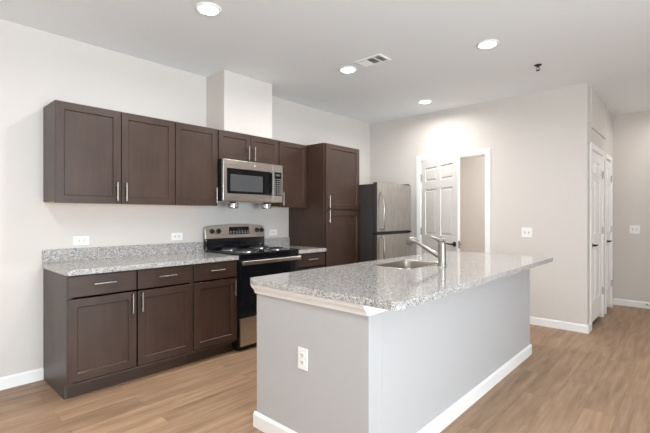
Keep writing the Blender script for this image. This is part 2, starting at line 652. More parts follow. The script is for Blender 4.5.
b = BM()
casing_y(b, DY0, DY1, DZ, X, 0.064)
box(b, X, X + 0.12, DY0 - 0.02, DY0, 0, DZ); box(b, X, X + 0.12, DY1, DY1 + 0.02, 0, DZ); box(b, X, X + 0.12, DY0 - 0.02, DY1 + 0.02, DZ, DZ + 0.02)
box(b, X + 0.05, X + 0.085, DY0, DY0 + 0.011, 0, DZ); box(b, X + 0.05, X + 0.085, DY1 - 0.011, DY1, 0, DZ); box(b, X + 0.05, X + 0.085, DY0, DY1, DZ - 0.011, DZ)
struct('trim_3', b, 'trim', 'white casing and jamb around the open doorway', 'door casing', bevel=0.003)

# closet doors
for n, d, lab, lab2, tn in (('door_2', D2, 'closed white closet door nearest the wall corner', 'white casing around the nearer closet door', 'trim_4'),
                            ('door_3', D3, 'closed white closet door next to the far right wall', 'white casing around the farther closet door', 'trim_5')):
    t = thing(n, lab, 'door', (d[0], YC, 0.0), kind='structure')
    wd = d[1] - d[0] - 0.006
    Mx = Matrix.Translation((d[0] + 0.003, YC + 0.004, 0.055))
    obj('door_leaf', six_panel(wd, d[2] - 0.06), 'door', t, bevel=0.0015, xf=Mx)
    lever(t, Matrix.Translation((d[0] + 0.06, YC + 0.004, 0.96)), 0, 0, -1, 1)
    for z in (0.30, 1.07, 1.78):
        b = BM()
        lathe(b, [(0, 0), (0.007, 0), (0.007, 0.09), (0, 0.09)], (d[1] + 0.000, YC - 0.012, z), 'z', 10)
        obj('hinge', b, 'nickel', t)
    b = BM()
    cw = 0.066
    box(b, d[0] - cw, d[0] - 0.004, YC - 0.016, YC, 0, d[2] + cw); box(b, d[1] + 0.004, d[1] + cw, YC - 0.016, YC, 0, d[2] + cw)
    box(b, d[0] - 0.004, d[1] + 0.004, YC - 0.016, YC, d[2] + 0.002, d[2] + cw)
    box(b, d[0] - 0.02, d[0], YC, YC + 0.11, 0, d[2]); box(b, d[1], d[1] + 0.02, YC, YC + 0.11, 0, d[2])
    box(b, d[0] - 0.02, d[1] + 0.02, YC, YC + 0.11, d[2], d[2] + 0.02)
    struct(tn, b, 'trim', lab2, 'door casing', bevel=0.003)

t = thing('access_panel', 'flat painted access panel high above the closet doors', 'access panel', (6.0, YC, 2.34))
b = BM(); box(b, 5.49, 6.45, YC - 0.010, YC, 2.36, 2.74)
obj('panel', b, 'wall', t, bevel=0.002)
b = BM()
box(b, 5.45, 5.488, YC - 0.014, YC, 2.32, H); box(b, 6.452, 6.49, YC - 0.014, YC, 2.32, H); box(b, 5.488, 6.452, YC - 0.014, YC, 2.32, 2.358)
obj('panel_frame', b, 'wall', t, bevel=0.002)


# ------------------------------------------------------------------ kitchen cabinets
def shaker(x0, x1, z0, z1, yf, th=0.02, fr=0.062):
    """shaker door facing -y, front face at yf: flat frame, chamfered inner lip, recessed panel"""
    bm = BM()

    def R(i, y):
        return [bm.verts.new(p) for p in ((x0 + i, y, z0 + i), (x1 - i, y, z0 + i), (x1 - i, y, z1 - i), (x0 + i, y, z1 - i))]
    rings = [R(0, yf + th), R(0, yf + 0.0015), R(0.0015, yf), R(fr - 0.005, yf), R(fr, yf + 0.006), R(fr, yf + 0.009)]
    for a, c in zip(rings, rings[1:]):
        for k in range(4):
            bm.faces.new((a[k], a[(k + 1) % 4], c[(k + 1) % 4], c[k]))
    bm.faces.new(rings[-1]); bm.faces.new(rings[0])
    bmesh.ops.recalc_face_normals(bm, faces=bm.faces)
    return bm


def pull(parent, x, z, yf, vertical, ln=0.15):
    bm = BM()
    y = yf - 0.030
    h = ln / 2
    if vertical:
        tube(bm, [(x, y, z - h), (x, y, z + h)], 0.0062, 12)
        for s in (-1, 1):
            tube(bm, [(x, yf, z + s * (h - 0.025)), (x, y, z + s * (h - 0.025))], 0.0045, 8)
    else:
        tube(bm, [(x - h, y, z), (x + h, y, z)], 0.0062, 12)
        for s in (-1, 1):
            tube(bm, [(x + s * (h - 0.025), yf, z), (x + s * (h - 0.025), y, z)], 0.0045, 8)
    return obj('handle', bm, 'nickel', parent, smooth=True)


def cab_door(t, x0, x1, z0, z1, yf, hx, hz):
    d = obj('door', shaker(x0, x1, z0, z1, yf), 'wood', t)
    pull(d, hx, hz, yf, True)
    return d


def drawer(t, x0, x1, z0, z1, yf):
    b = BM(); box(b, x0, x1, yf, yf + 0.02, z0, z1)
    d = obj('drawer', b, 'wood_h', t, bevel=0.002)
    pull(d, (x0 + x1) / 2, (z0 + z1) / 2 + 0.01, yf, False)
    return d


UZ0, UZ1 = 1.40, 2.165
UY, UB = 3.50, 3.521          # door front, carcass front


def open_box(bm, x0, x1, y0, y1, z0, z1, th=0.016):
    """frameless cabinet shell, open at the front behind the doors"""
    box(bm, x0, x0 + th, y0, y1, z0, z1); box(bm, x1 - th, x1, y0, y1, z0, z1)
    box(bm, x0 + th, x1 - th, y0, y1, z0, z0 + th); box(bm, x0 + th, x1 - th, y0, y1, z1 - th, z1)
    box(bm, x0 + th, x1 - th, y1 - 0.008, y1, z0 + th, z1 - th)


def wall_cabinet(label, x0, x1, doors, z0=UZ0, z1=UZ1):
    t = thing('wall_cabinet', label, 'cabinet', ((x0 + x1) / 2, W, z0))
    b = BM(); open_box(b, x0, x1, UB, W - 0.001, z0 + 0.012, z1)
    obj('carcass', b, 'wood_side_lit', t, bevel=0.001)
    b = BM(); box(b, x0 + 0.012, x1 - 0.012, UB + 0.012, W - 0.003, z0 + 0.006, z0 + 0.012)
    tag(obj('underside', b, 'maple', t), 'pale unstained wood underside')
    for dx0, dx1, hx, hz in doors:
        cab_door(t, dx0, dx1, z0, z1 - 0.002, UY, hx, hz)
    return t


wall_cabinet('wide two-door dark wall cabinet at the left end of the row', 0.866, 1.806,
             [(0.866, 1.332, 1.297, 1.50), (1.338, 1.803, 1.368, 1.50)])
wall_cabinet('single-door dark wall cabinet just left of the microwave', 1.808, 2.258,
             [(1.811, 2.250, 2.226, 1.505)])
t = wall_cabinet('short two-door dark wall cabinet directly above the microwave', 2.262, 3.056,
                 [(2.265, 2.655, 2.620, 1.965), (2.661, 3.053, 2.697, 1.965)], z0=1.872)
wall_cabinet('single-door dark wall cabinet between microwave and tall pantry', 3.060, 3.506,
             [(3.065, 3.502, 3.105, 1.50)])

BY, BB_ = 3.20, 3.221


def base_cabinet(label, x0, x1, cols, end_panel=False):
    t = thing('base_cabinet', label, 'cabinet', ((x0 + x1) / 2, 3.55, 0))
    b = BM()
    if end_panel:
        prism(b, [(BB_, 0.105), (BB_, 0.884), (W - 0.001, 0.884), (W - 0.001, 0), (3.285, 0), (3.285, 0.105)], 'x', x0, x0 + 0.018)
        open_box(b, x0 + 0.0185, x1, BB_, W - 0.001, 0.105, 0.884)
    else:
        open_box(b, x0, x1, BB_, W - 0.001, 0.105, 0.884)
    obj('carcass', b, 'wood_side_lit', t, bevel=0.001)
    b = BM(); box(b, x0 + (0.018 if end_panel else 0), x1, 3.285, 3.305, 0, 0.105)
    obj('toe_kick', b, 'wood_h', t)
    for dx0, dx1, hx in cols:
        drawer(t, dx0, dx1, 0.728, 0.874, BY)
        cab_door(t, dx0, dx1, 0.132, 0.714, BY, hx, 0.628)
    return t


base_cabinet('wide two-door dark base cabinet at the left end under the granite', 0.866, 1.812,
             [(0.868, 1.333, 1.298), (1.345, 1.808, 1.371)], True)
base_cabinet('single-door dark base cabinet just left of the range', 1.815, 2.278, [(1.822, 2.272, 2.238)])
base_cabinet('narrow dark base cabinet between range and tall pantry', 3.062, 3.506, [(3.068, 3.500, 3.11)])

# tall pantry
t = thing('pantry_cabinet', 'tall dark pantry cabinet beside the refrigerator', 'cabinet', (3.84, 3.5, 0))
b = BM(); box(b, 3.508, 4.172, BB_ + 0.002, W - 0.001, 0.105, UZ1)
obj('carcass', b, 'wood', t, bevel=0.001)
b = BM(); box(b, 3.508, 4.172, 3.285, W - 0.001, 0, 0.105)
obj('toe_kick', b, 'wood_h', t)
cab_door(t, 3.530, 4.170, 1.385, UZ1 - 0.003, BY, 3.568, 1.47)
cab_door(t, 3.530, 4.170, 0.132, 1.360, BY, 3.568, 1.295)

# ------------------------------------------------------------------ wall worktops
CT, CB = 0.924, 0.885


def worktop(label, x0, x1, splash_x1):
    t = thing('countertop', label, 'countertop', ((x0 + x1) / 2, 3.5, CB))
    b = BM(); box(b, x0, x1, 3.178, W - 0.001, CB, CT)
    obj('slab', b, 'granite', t, bevel=0.003)
    b = BM(); box(b, x0, splash_x1, W - 0.022, W - 0.001, CT, 1.03)
    obj('backsplash', b, 'granite', t, bevel=0.002)


worktop('long speckled grey granite countertop left of the range', 0.856, 2.277, 2.277)
worktop('short speckled grey granite countertop right of the range', 3.060, 3.507, 3.507)

# ------------------------------------------------------------------ range
t = thing('kitchen_range', 'stainless and black freestanding coil-top electric range', 'stove', (2.67, 3.5, 0))
RX0, RX1 = 2.284, 3.054
b = BM(); box(b, RX0 + 0.004, RX1 - 0.004, 3.20, 3.80, 0.03, 0.885)
for sx in (RX0 + 0.03, RX1 - 0.07):
    box(b, sx, sx + 0.04, 3.25, 3.29, 0, 0.03); box(b, sx, sx + 0.04, 3.72, 3.76, 0, 0.03)
obj('body', b, 'black', t, bevel=0.002)
b = BM(); prism(b, rrect(RX0 - 0.003, RX1 + 0.003, 3.155, 3.775, 0.012), 'z', 0.926, 0.945)
box(b, RX0, RX1, 3.168, 3.775, 0.885, 0.926)
ck = obj('cooktop', b, 'black_gloss', t, bevel=0.006)
for cx, cy, R in ((2.475, 3.33, 0.098), (2.475, 3.61, 0.076), (2.865, 3.33, 0.076), (2.865, 3.61, 0.098)):
    b = BM()
    lathe(b, [(0.0, -0.004), (R * 0.5, -0.004), (R + 0.012, 0.0035), (R + 0.024, 0.004), (R + 0.024, 0.0), (0.0, -0.006)], (cx, cy, 0.9462), 'z', 32)
    dp = obj('drip_bowl', b, 'chrome', t, smooth=True)
    b = BM()
    r = R
    while r > 0.02:
        torus(b, (cx, cy, 0.956), r, 0.0062)
        r -= 0.0185
    box(b, cx - R, cx + R, cy - 0.003, cy + 0.003, 0.948, 0.951)
    box(b, cx - 0.003, cx + 0.003, cy - R, cy + R, 0.9479, 0.9509)
    obj('burner_coil', b, 'coil', dp, smooth=True)
b = BM(); box(b, RX0 + 0.004, RX1 - 0.004, 3.172, 3.198, 0.335, 0.872)
dr = obj('oven_door', b, 'black_gloss', t, bevel=0.004)
b = BM(); box(b, RX0 + 0.12, RX1 - 0.12, 3.1705, 3.1745, 0.45, 0.76)
obj('window', b, 'oven_glass', dr)
b = BM()
prism(b, [(3.128, 0.838), (3.134, 0.832), (3.150, 0.832), (3.150, 0.872), (3.134, 0.872), (3.128, 0.866)], 'x', RX0 + 0.004, RX1 - 0.004)
for sx in (RX0 + 0.02, RX1 - 0.05):
    box(b, sx, sx + 0.03, 3.150, 3.173, 0.838, 0.866)
obj('handle', b, 'steel', dr, bevel=0.002)
b = BM(); box(b, RX0 + 0.006, RX1 - 0.006, 3.172, 3.198, 0.055, 0.322)
obj('storage_drawer', b, 'steel', t, bevel=0.004)
# backguard: black base, tilted stainless console with rounded upper corners
b = BM(); box(b, RX0 - 0.003, RX1 + 0.003, 3.762, 3.808, 0.945, 1.066)
obj('backguard', b, 'black_gloss', t, bevel=0.004)
TILT = 0.16
bx0, bx1, bz0, bz1, rr = RX0 - 0.012, RX1 + 0.004, 1.058, 1.207, 0.06
out = [(bx0, bz0), (bx1, bz0)]
for k in range(9):
    a = math.radians(90 * k / 8); out.append((bx1 - rr + rr * math.cos(a), bz1 - 0.014 - 0.045 + 0.045 * math.sin(a)))
out += [((bx0 + bx1) / 2 + 0.2, bz1 - 0.002), ((bx0 + bx1) / 2, bz1), ((bx0 + bx1) / 2 - 0.2, bz1 - 0.002)]
for k in range(9):
    a = math.radians(90 + 90 * k / 8); out.append((bx0 + rr + rr * math.cos(a), bz1 - 0.014 - 0.045 + 0.045 * math.sin(a)))


def face_y(z):
    return 3.752 + (z - bz0) * TILT


b = BM()
vs_ = prism(b, out, 'y', 0.0, 0.038)
for v in vs_:
    v.co.y += face_y(v.co.z)
cp = obj('control_panel', b, 'steel', t, bevel=0.004)
b = BM(); prism(b, [(2.562, 1.098), (2.840, 1.098), (2.832, 1.180), (2.570, 1.180)], 'y', -0.002, 0.002)
for v in b.verts:
    v.co.y += face_y(v.co.z)
ds = obj('display', b, 'black_glass', cp)
b = BM()
for i in range(3):                                    # clock digits as seven-segment bars
    for (sx, sz, hw, hh) in ((0, 0.018, 0.006, 0.0014), (0, -0.018, 0.006, 0.0014), (0.007, 0.009, 0.0014, 0.007), (0.007, -0.009, 0.0014, 0.007)):
        cx = 2.675 + 0.024 * i
        box(b, cx + sx - hw, cx + sx + hw, -0.003, -0.0022, 1.155 + sz * 0.55 - hh * 0.6, 1.155 + sz * 0.55 + hh * 0.6)
for v in b.verts:
    v.co.y += face_y(v.co.z)
obj('clock_digits', b, 'display', ds)
b = BM()
for i in range(7):
    for j in range(2):
        cx = 2.585 + i * 0.039
        box(b, cx - 0.010, cx + 0.010, -0.003, -0.0022, 1.108 + j * 0.018, 1.116 + j * 0.018)
for v in b.verts:
    v.co.y += face_y(v.co.z)
obj('touch_keys', b, 'grey_mark', ds)
for kx in (2.352, 2.432, 2.945, 3.012):
    b = BM()
    y = face_y(1.137)
    lathe(b, [(0, 0), (0.027, 0), (0.027, -0.006), (0.021, -0.010), (0.019, -0.026), (0, -0.026)], (kx, y, 1.137), 'y', 20)
    box(b, kx - 0.004, kx + 0.004, y - 0.032, y - 0.024, 1.119, 1.155)
    obj('knob', b, 'black', cp, smooth=True)

# ------------------------------------------------------------------ microwave
t = thing('microwave', 'stainless over-the-range microwave under the short wall cabinet', 'microwave', (2.66, 3.6, 1.452))
MX0, MX1, MZ0, MZ1, MY = 2.268, 3.050, 1.452, 1.868, 3.430
b = BM(); box(b, MX0, MX1, MY + 0.032, W - 0.002, MZ0, MZ1)
obj('body', b, 'black', t, bevel=0.003)
b = BM(); box(b, MX0 + 0.03, MX1 - 0.03, MY + 0.05, W - 0.03, MZ0 - 0.004, MZ0)
obj('filter_panel', b, 'steel', t)
b = BM(); box(b, MX0, 2.905, MY, MY + 0.031, MZ0, MZ1)
dr = obj('door', b, 'steel', t, bevel=0.003)
b = BM(); box(b, 2.312, 2.897, MY - 0.003, MY + 0.004, 1.527, 1.782)
gl = obj('glass_panel', b, 'black_glass', dr, bevel=0.003)
b = BM(); box(b, 2.352, 2.762, MY - 0.0045, MY - 0.002, 1.552, 1.722)
obj('window', b, 'mw_glass', gl, bevel=0.001)
b = BM()
box(b, 2.868, 2.896, MY - 0.046, MY - 0.030, 1.520, 1.800)
for z in (1.535, 1.765):
    box(b, 2.872, 2.892, MY - 0.030, MY, z, z + 0.02)
obj('handle', b, 'nickel', dr, bevel=0.005)
b = BM(); lathe(b, [(0, 0), (0.014, 0), (0.014, -0.002), (0.012, -0.003), (0, -0.003)], (2.655, MY, 1.826), 'y', 24)
em = tag(obj('emblem', b, 'grey_mark', dr, smooth=True), 'small round pale emblem')
b = BM()
for k in range(3):                                    # curled strokes inside the round emblem
    pts = []
    for i in range(14):
        a = 2.0 + i * 0.32 + k * 2.1
        r = 0.0095 - i * 0.0006
        pts.append((2.655 + r * math.cos(a), MY - 0.0032, 1.826 + r * math.sin(a)))
    tube(b, pts, 0.0008, 6)
obj('monogram', b, 'white_plastic', em)
b = BM(); box(b, 2.907, MX1, MY, MY + 0.031, MZ0, MZ1)
cp = obj('control_panel', b, 'steel', t, bevel=0.003)
b = BM(); box(b, 2.918, 3.032, MY - 0.003, MY + 0.004, 1.525, 1.786)
kp = obj('keypad', b, 'black_glass', cp, bevel=0.002)
b = BM(); box(b, 2.945, 3.005, MY - 0.0042, MY - 0.0025, 1.742, 1.766)
tag(obj('display', b, 'display', kp), 'pale lit clock display')
b = BM()
for i in range(3):
    for j in range(8):
        cx, cz = 2.941 + i * 0.034, 1.545 + j * 0.023
        box(b, cx - 0.010, cx + 0.010, MY - 0.0042, MY - 0.0025, cz - 0.0035, cz + 0.0035)
obj('key_legends', b, 'grey_mark', kp)

# fire-suppressor cans under the microwave
def canister(cx):
    t = thing('stove_fire_canister', 'small chrome canister hanging under the left side of the microwave', 'fire suppressor', (cx, 3.52, MZ0 - 0.004), 'canisters under the microwave')
    b = BM(); lathe(b, [(0, 0), (0.030, 0), (0.030, -0.012), (0, -0.012)], (cx, 3.52, MZ0 - 0.004), 'z', 24)
    obj('magnet_mount', b, 'black', t, smooth=True)
    b = BM(); lathe(b, [(0, -0.012), (0.055, -0.012), (0.058, -0.018), (0.058, -0.030), (0.052, -0.032), (0.052, -0.036), (0.058, -0.038), (0.058, -0.060), (0.050, -0.068), (0, -0.070)], (cx, 3.52, MZ0 - 0.004), 'z', 28)
    obj('can', b, 'chrome', t, smooth=True)
    return t


c0 = canister(2.445)
dup(c0, (2.885, 3.52, MZ0 - 0.004), 'small chrome canister hanging under the right side of the microwave')

# ------------------------------------------------------------------ refrigerator
t = thing('refrigerator', 'stainless top-freezer refrigerator with dark grey sides in the corner', 'refrigerator', (4.6, 3.4, 0))
FX0, FX1, FY0 = 4.192, 5.015, 2.935
b = BM(); box(b, FX0, FX1, FY0 + 0.075, 3.74, 0.02, 1.708)
for sx in (FX0 + 0.04, FX1 - 0.09):
    box(b, sx, sx + 0.05, 3.06, 3.11, 0, 0.02); box(b, sx, sx + 0.05, 3.66, 3.71, 0, 0.02)
obj('body', b, 'fridge_side', t, bevel=0.004)
b = BM(); box(b, FX0 + 0.01, FX1 - 0.01, FY0 + 0.03, FY0 + 0.075, 0.02, 0.09)
obj('base_grille', b, 'black', t)


def fridge_door(name, z0, z1, hz0, hz1, foot):
    b = BM(); box(b, FX0, FX1, FY0 + 0.006, FY0 + 0.066, z0, z1)
    d = obj(name, b, 'fridge_side', t, bevel=0.006)
    b = BM()
    box(b, FX0 + 0.003, FX1 - 0.003, FY0, FY0 + 0.0065, z0 + 0.003, z1 - 0.003)
    tag(obj('steel_skin', b, 'steel_v', d, bevel=0.003), 'brushed stainless door face')
    b = BM()
    hx = FX0 + 0.085
    yo = FY0 - 0.048
    if foot:                                             # straight bar from the split, curling into the door at its far end
        pts = [(hx, FY0, hz0), (hx, yo + 0.008, hz0 + 0.006), (hx, yo, hz0 + 0.02), (hx, yo, hz1 - 0.16), (hx - 0.004, yo + 0.010, hz1 - 0.08), (hx - 0.012, yo + 0.032, hz1 - 0.02), (hx - 0.016, FY0, hz1)]
    else:
        pts = [(hx, FY0, hz1), (hx, yo + 0.008, hz1 - 0.006), (hx, yo, hz1 - 0.02), (hx, yo, hz0 + 0.16), (hx - 0.004, yo + 0.010, hz0 + 0.08), (hx - 0.012, yo + 0.032, hz0 + 0.02), (hx - 0.016, FY0, hz0)]
    tube(b, pts, 0.0125, 12)
    obj('handle', b, 'nickel', d, smooth=True)


fridge_door('freezer_door', 1.098, 1.728, 1.13, 1.60, 1)
fridge_door('fridge_door', 0.095, 1.062, 0.56, 1.03, 0)
b = BM(); box(b, FX0 + 0.003, FX1 - 0.003, FY0 + 0.018, FY0 + 0.07, 1.064, 1.096)
box(b, FX0 - 0.012, FX0 + 0.06, FY0 - 0.002, FY0 + 0.05, 1.072, 1.090); box(b, FX1 - 0.05, FX1 + 0.004, FY0 - 0.004, FY0 + 0.05, 1.070, 1.092)
obj('hinge_band', b, 'black', t, bevel=0.002)
b = BM(); box(b, FX1 - 0.09, FX1 - 0.01, FY0 + 0.015, FY0 + 0.12, 1.728, 1.742)
obj('hinge_cover', b, 'black', t, bevel=0.003)

# ------------------------------------------------------------------ island
IX0, IX1, IY0, IY1 = 1.560, 4.120, 1.140, 1.995
t = thing('kitchen_island', 'light grey painted island base with white baseboard', 'kitchen island', (2.84, 1.57, 0))
b = BM()
box(b, IX0, IX0 + 0.11, IY0, IY1, 0, 0.883); box(b, IX1 - 0.11, IX1, IY0, IY1, 0, 0.883)
box(b, IX0 + 0.11, IX1 - 0.11, IY0, IY0 + 0.11, 0, 0.883)
obj('knee_wall', b, 'island_paint', t, bevel=0.003)
b = BM(); box(b, IX0 + 0.115, IX1 - 0.115, IY1 - 0.10, IY1 - 0.02, 0.10, 0.883)
tag(obj('cabinet_front', b, 'wood', t), 'dark wood cabinet fronts on the range side')
b = BM()
prism(b, bb_profile(-1, IX0), 'y', IY0 - BBT, IY1 + BBT); prism(b, [(2 * IX1 - x_, z_) for x_, z_ in [(2 * IX1 - p, q) for p, q in bb_profile(1, IX1)]], 'y', IY0 - BBT, IY1 + BBT)
prism(b, bb_profile(-1, IY0), 'x', IX0 - 0.010, IX1 + 0.010)
prism(b, bb_profile(1, IY1), 'x', IX0 - 0.010, IX0 + 0.11)
obj('baseboard', b, 'trim', t)
# crown moulding under the overhang on the end panel, flat board along the side
b = BM()
prof = [(IX0, 0.826), (IX0 - 0.014, 0.826), (IX0 - 0.016, 0.834), (IX0 - 0.020, 0.844), (IX0 - 0.028, 0.855), (IX0 - 0.038, 0.863), (IX0 - 0.040, 0.872), (IX0 - 0.045, 0.875), (IX0 - 0.045, 0.883), (IX0, 0.883)]
prism(b, prof, 'y', IY0, IY1)
obj('crown_moulding', b, 'trim', t)
b = BM(); box(b, IX0, IX1, IY0 - 0.006, IY0 + 0.0, 0.826, 0.883)
obj('frieze_board', b, 'trim', t, bevel=0.002)

# island top with a cut-out for the sink
TX0, TX1, TY0, TY1, TZ0, TZ1 = 1.500, 4.150, 0.945, 2.005, 0.8865, 0.923
SX0, SX1, SY0, SY1 = 2.505, 3.050, 1.478, 1.840


def slab_with_hole(outer, hole, z0, z1):
    bm = BM()
    for z, flip in ((z0, True), (z1, False)):
        vo = [bm.verts.new((x, y, z)) for x, y in outer]; vi = [bm.verts.new((x, y, z)) for x, y in hole]
        es = [bm.edges.new((vo[i], vo[(i + 1) % len(vo)])) for i in range(len(vo))] + [bm.edges.new((vi[i], vi[(i + 1) % len(vi)])) for i in range(len(vi))]
        bmesh.ops.triangle_fill(bm, edges=es, use_beauty=True, use_dissolve=False)
        if z == z0:
            lo = (vo, vi)
        else:
            hi = (vo, vi)
    for a, c in zip(lo, hi):
        n = len(a)
        for i in range(n):
            bm.faces.new((a[i], a[(i + 1) % n], c[(i + 1) % n], c[i]))
    bmesh.ops.recalc_face_normals(bm, faces=bm.faces)
    return bm


b = slab_with_hole(rrect(TX0, TX1, TY0, TY1, 0.035), rrect(SX0, SX1, SY0, SY1, 0.06), TZ0, TZ1)
o = obj('island_countertop', b, 'granite', loc=(2.8, 1.475, TZ0), bevel=0.003)
tag(o, 'large speckled grey granite island countertop with sink cut-out', 'countertop')

# undermount sink
t = thing('sink', 'stainless drop-in sink bowl in the island countertop', 'sink', ((SX0 + SX1) / 2, (SY0 + SY1) / 2, 0.70))
bm = BM()


def ring(r0, z):
    return [bm.verts.new((x, y, z)) for x, y in r0]


spec = [(0.013, TZ1 + 0.0004, 0.07), (0.011, TZ1 + 0.002, 0.07), (0.000, TZ1 + 0.002, 0.06), (-0.004, TZ1 - 0.002, 0.06), (-0.006, TZ1 - 0.012, 0.06), (-0.009, 0.76, 0.06), (-0.015, 0.725, 0.06), (-0.045, 0.708, 0.07), (-0.13, 0.704, 0.03)]
rings = [ring(rrect(SX0 - e, SX1 + e, SY0 - e, SY1 + e, r), z) for e, z, r in spec]
for a, c in zip(rings, rings[1:]):
    n = len(a)
    for i in range(n):
        bm.faces.new((a[i], a[(i + 1) % n], c[(i + 1) % n], c[i]))
bm.faces.new(rings[-1])
bmesh.ops.recalc_face_normals(bm, faces=bm.faces)
o = obj('bowl', bm, 'sink', t, smooth=True)
b = BM(); lathe(b, [(0, 0.0), (0.045, 0.0), (0.042, 0.004), (0.036, 0.003), (0.03, 0.001), (0, 0.001)], ((SX0 + SX1) / 2, (SY0 + SY1) / 2, 0.7045), 'z', 24)
obj('drain', b, 'chrome', t, smooth=True)

# faucet
fx, fy = 2.868, 1.412
t = thing('kitchen_faucet', 'brushed nickel single-lever faucet beside the island sink', 'faucet', (fx, fy, TZ1))
b = BM()
lathe(b, [(0, 0), (0.034, 0), (0.034, 0.008), (0.030, 0.014), (0.029, 0.03), (0.028, 0.150), (0.0275, 0.168), (0.023, 0.182), (0.013, 0.190), (0, 0.192)], (fx, fy, TZ1), 'z', 28)
obj('body', b, 'nickel', t, smooth=True)
b = BM()
s0, s1 = Vector((fx, fy + 0.012, TZ1 + 0.062)), Vector((fx - 0.002, fy + 0.222, TZ1 + 0.174))
tube(b, [s0, s0.lerp(s1, 0.5), s1], [0.0175, 0.0155, 0.0145], 16)
sp = obj('spout', b, 'nickel', t, smooth=True)
b = BM()
d = (s1 - s0).normalized()
tube(b, [s1 - d * 0.012, s1, s1 + d * 0.008 + Vector((0, 0.003, 0.001)), s1 + Vector((0, 0.030, 0.008)), s1 + Vector((0, 0.048, 0.002)), s1 + Vector((0, 0.058, -0.016)), s1 + Vector((0, 0.060, -0.030))],
     [0.016, 0.022, 0.027, 0.030, 0.031, 0.030, 0.024], 18)
obj('spray_head', b, 'nickel', sp, smooth=True)
b = BM()
tube(b, [(fx, fy - 0.012, TZ1 + 0.180), (fx - 0.002, fy + 0.008, TZ1 + 0.190), (fx - 0.004, fy + 0.045, TZ1 + 0.205), (fx - 0.006, fy + 0.090, TZ1 + 0.219)],
     [0.025, 0.022, 0.012, 0.006], 12)
obj('lever_handle', b, 'nickel', t, smooth=True)

# ------------------------------------------------------------------ sockets and switches
def outlet_parts(t, hw, hh, toggles=False):
    """plate in the local x-z plane facing -y, origin at the plate centre"""
    L = ORG[t.name]
    b = BM(); box(b, L.x - hw, L.x + hw, L.y - 0.006, L.y, L.z - hh, L.z + hh)
    obj('cover_plate', b, 'white_plastic', t, bevel=0.002)
    horiz = hw > hh and not toggles
    for s in (-1, 1):
        if toggles:
            cx = L.x + s * 0.023
            b = BM(); box(b, cx - 0.0055, cx + 0.0055, L.y - 0.008, L.y - 0.005, L.z - 0.012, L.z + 0.012)
            box(b, cx - 0.004, cx + 0.004, L.y - 0.016, L.y - 0.007, L.z + 0.000, L.z + 0.009)
            tag(obj('toggle', b, 'grey_mark', t), 'pale grey toggle lever')
        else:
            cx, cz = (L.x + s * 0.020, L.z) if horiz else (L.x, L.z + s * 0.020)
            b = BM(); prism(b, [(cx + 0.0165 * math.cos(2 * math.pi * k / 20), cz + max(-0.0135, min(0.0135, 0.0165 * math.sin(2 * math.pi * k / 20)))) for k in range(20)]
                            if not horiz else [(cx + max(-0.0135, min(0.0135, 0.0165 * math.cos(2 * math.pi * k / 20))), cz + 0.0165 * math.sin(2 * math.pi * k / 20)) for k in range(20)], 'y', L.y - 0.008, L.y - 0.005)
            so = obj('socket', b, 'white_plastic', t)
            b = BM()
            for q in (-1, 1):
                if horiz:
                    box(b, cx - 0.002, cx + 0.008, L.y - 0.0086, L.y - 0.0075, cz + q * 0.0065 - 0.002, cz + q * 0.0065 + 0.002)
                else:
                    box(b, cx + q * 0.0065 - 0.002, cx + q * 0.0065 + 0.002, L.y - 0.0086, L.y - 0.0075, cz - 0.002, cz + 0.008)
            lathe(b, [(0, 0), (0.003, 0), (0.003, 0.001), (0, 0.001)], (cx - 0.0075 if horiz else cx, L.y - 0.0086, cz if horiz else cz - 0.0075), 'y', 10)
            obj('slots', b, 'slot', so)


def socket(label, loc, hw, hh, rotz=0.0, toggles=False, name='electrical_outlet', cat='outlet', group=None):
    t = thing(name, label, cat, loc, group)
    outlet_parts(t, hw, hh, toggles)
    t.rotation_euler = (0, 0, rotz)
    return t


o1 = socket('white horizontal outlet above the left end of the backsplash', (1.135, W, 1.091), 0.060, 0.038, group='outlets above the backsplash')
dup(o1, (1.992, W, 1.094), 'white horizontal outlet just left of the range', 'outlets above the backsplash')
dup(o1, (3.250, W, 1.098), 'white horizontal outlet just right of the range console', 'outlets above the backsplash')
socket('white upright outlet on the grey end panel of the island', (IX0, 1.586, 0.516), 0.0365, 0.0595, -math.pi / 2)
sw = socket('white double light switch on the wall right of the open door', (X, 1.492, 1.100), 0.060, 0.060, -math.pi / 2, True, 'light_switch', 'light switch', 'double light switches')
dup(sw, (X2, 0.621, 1.108), 'white double light switch on the far right wall', 'double light switches', -math.pi / 2)

# ------------------------------------------------------------------ ceiling fittings
def recessed_light(label, loc, group='recessed ceiling lights'):
    t = thing('recessed_light', label, 'ceiling light', loc, group)
    b = BM()
    lathe(b, [(0.070, 0), (0.092, 0), (0.092, -0.004), (0.086, -0.009), (0.072, -0.010), (0.070, -0.006)], loc, 'z', 36)
    # open the ring's two caps
    for f in [f for f in b.faces if len(f.verts) > 8]:
        b.faces.remove(f)
    obj('trim_ring', b, 'trim', t, smooth=True)
    b = BM(); lathe(b, [(0, -0.0015), (0.071, -0.0015), (0.071, -0.006), (0, -0.0075)], loc, 'z', 36)
    tag(obj('lens', b, 'lens', t, smooth=True), 'glowing white lens')
    l = bpy.data.lights.new('lamp', 'AREA')
    l.shape = 'DISK'
    l.size = 0.14
    l.energy = LAMP_W
    l.spread = math.radians(165)
    l.color = LAMP_COL
    lo = bpy.data.objects.new('lamp', l)
    COL.objects.link(lo)
    lo.parent = t
    lo.location = (0, 0, -0.011)
    return t


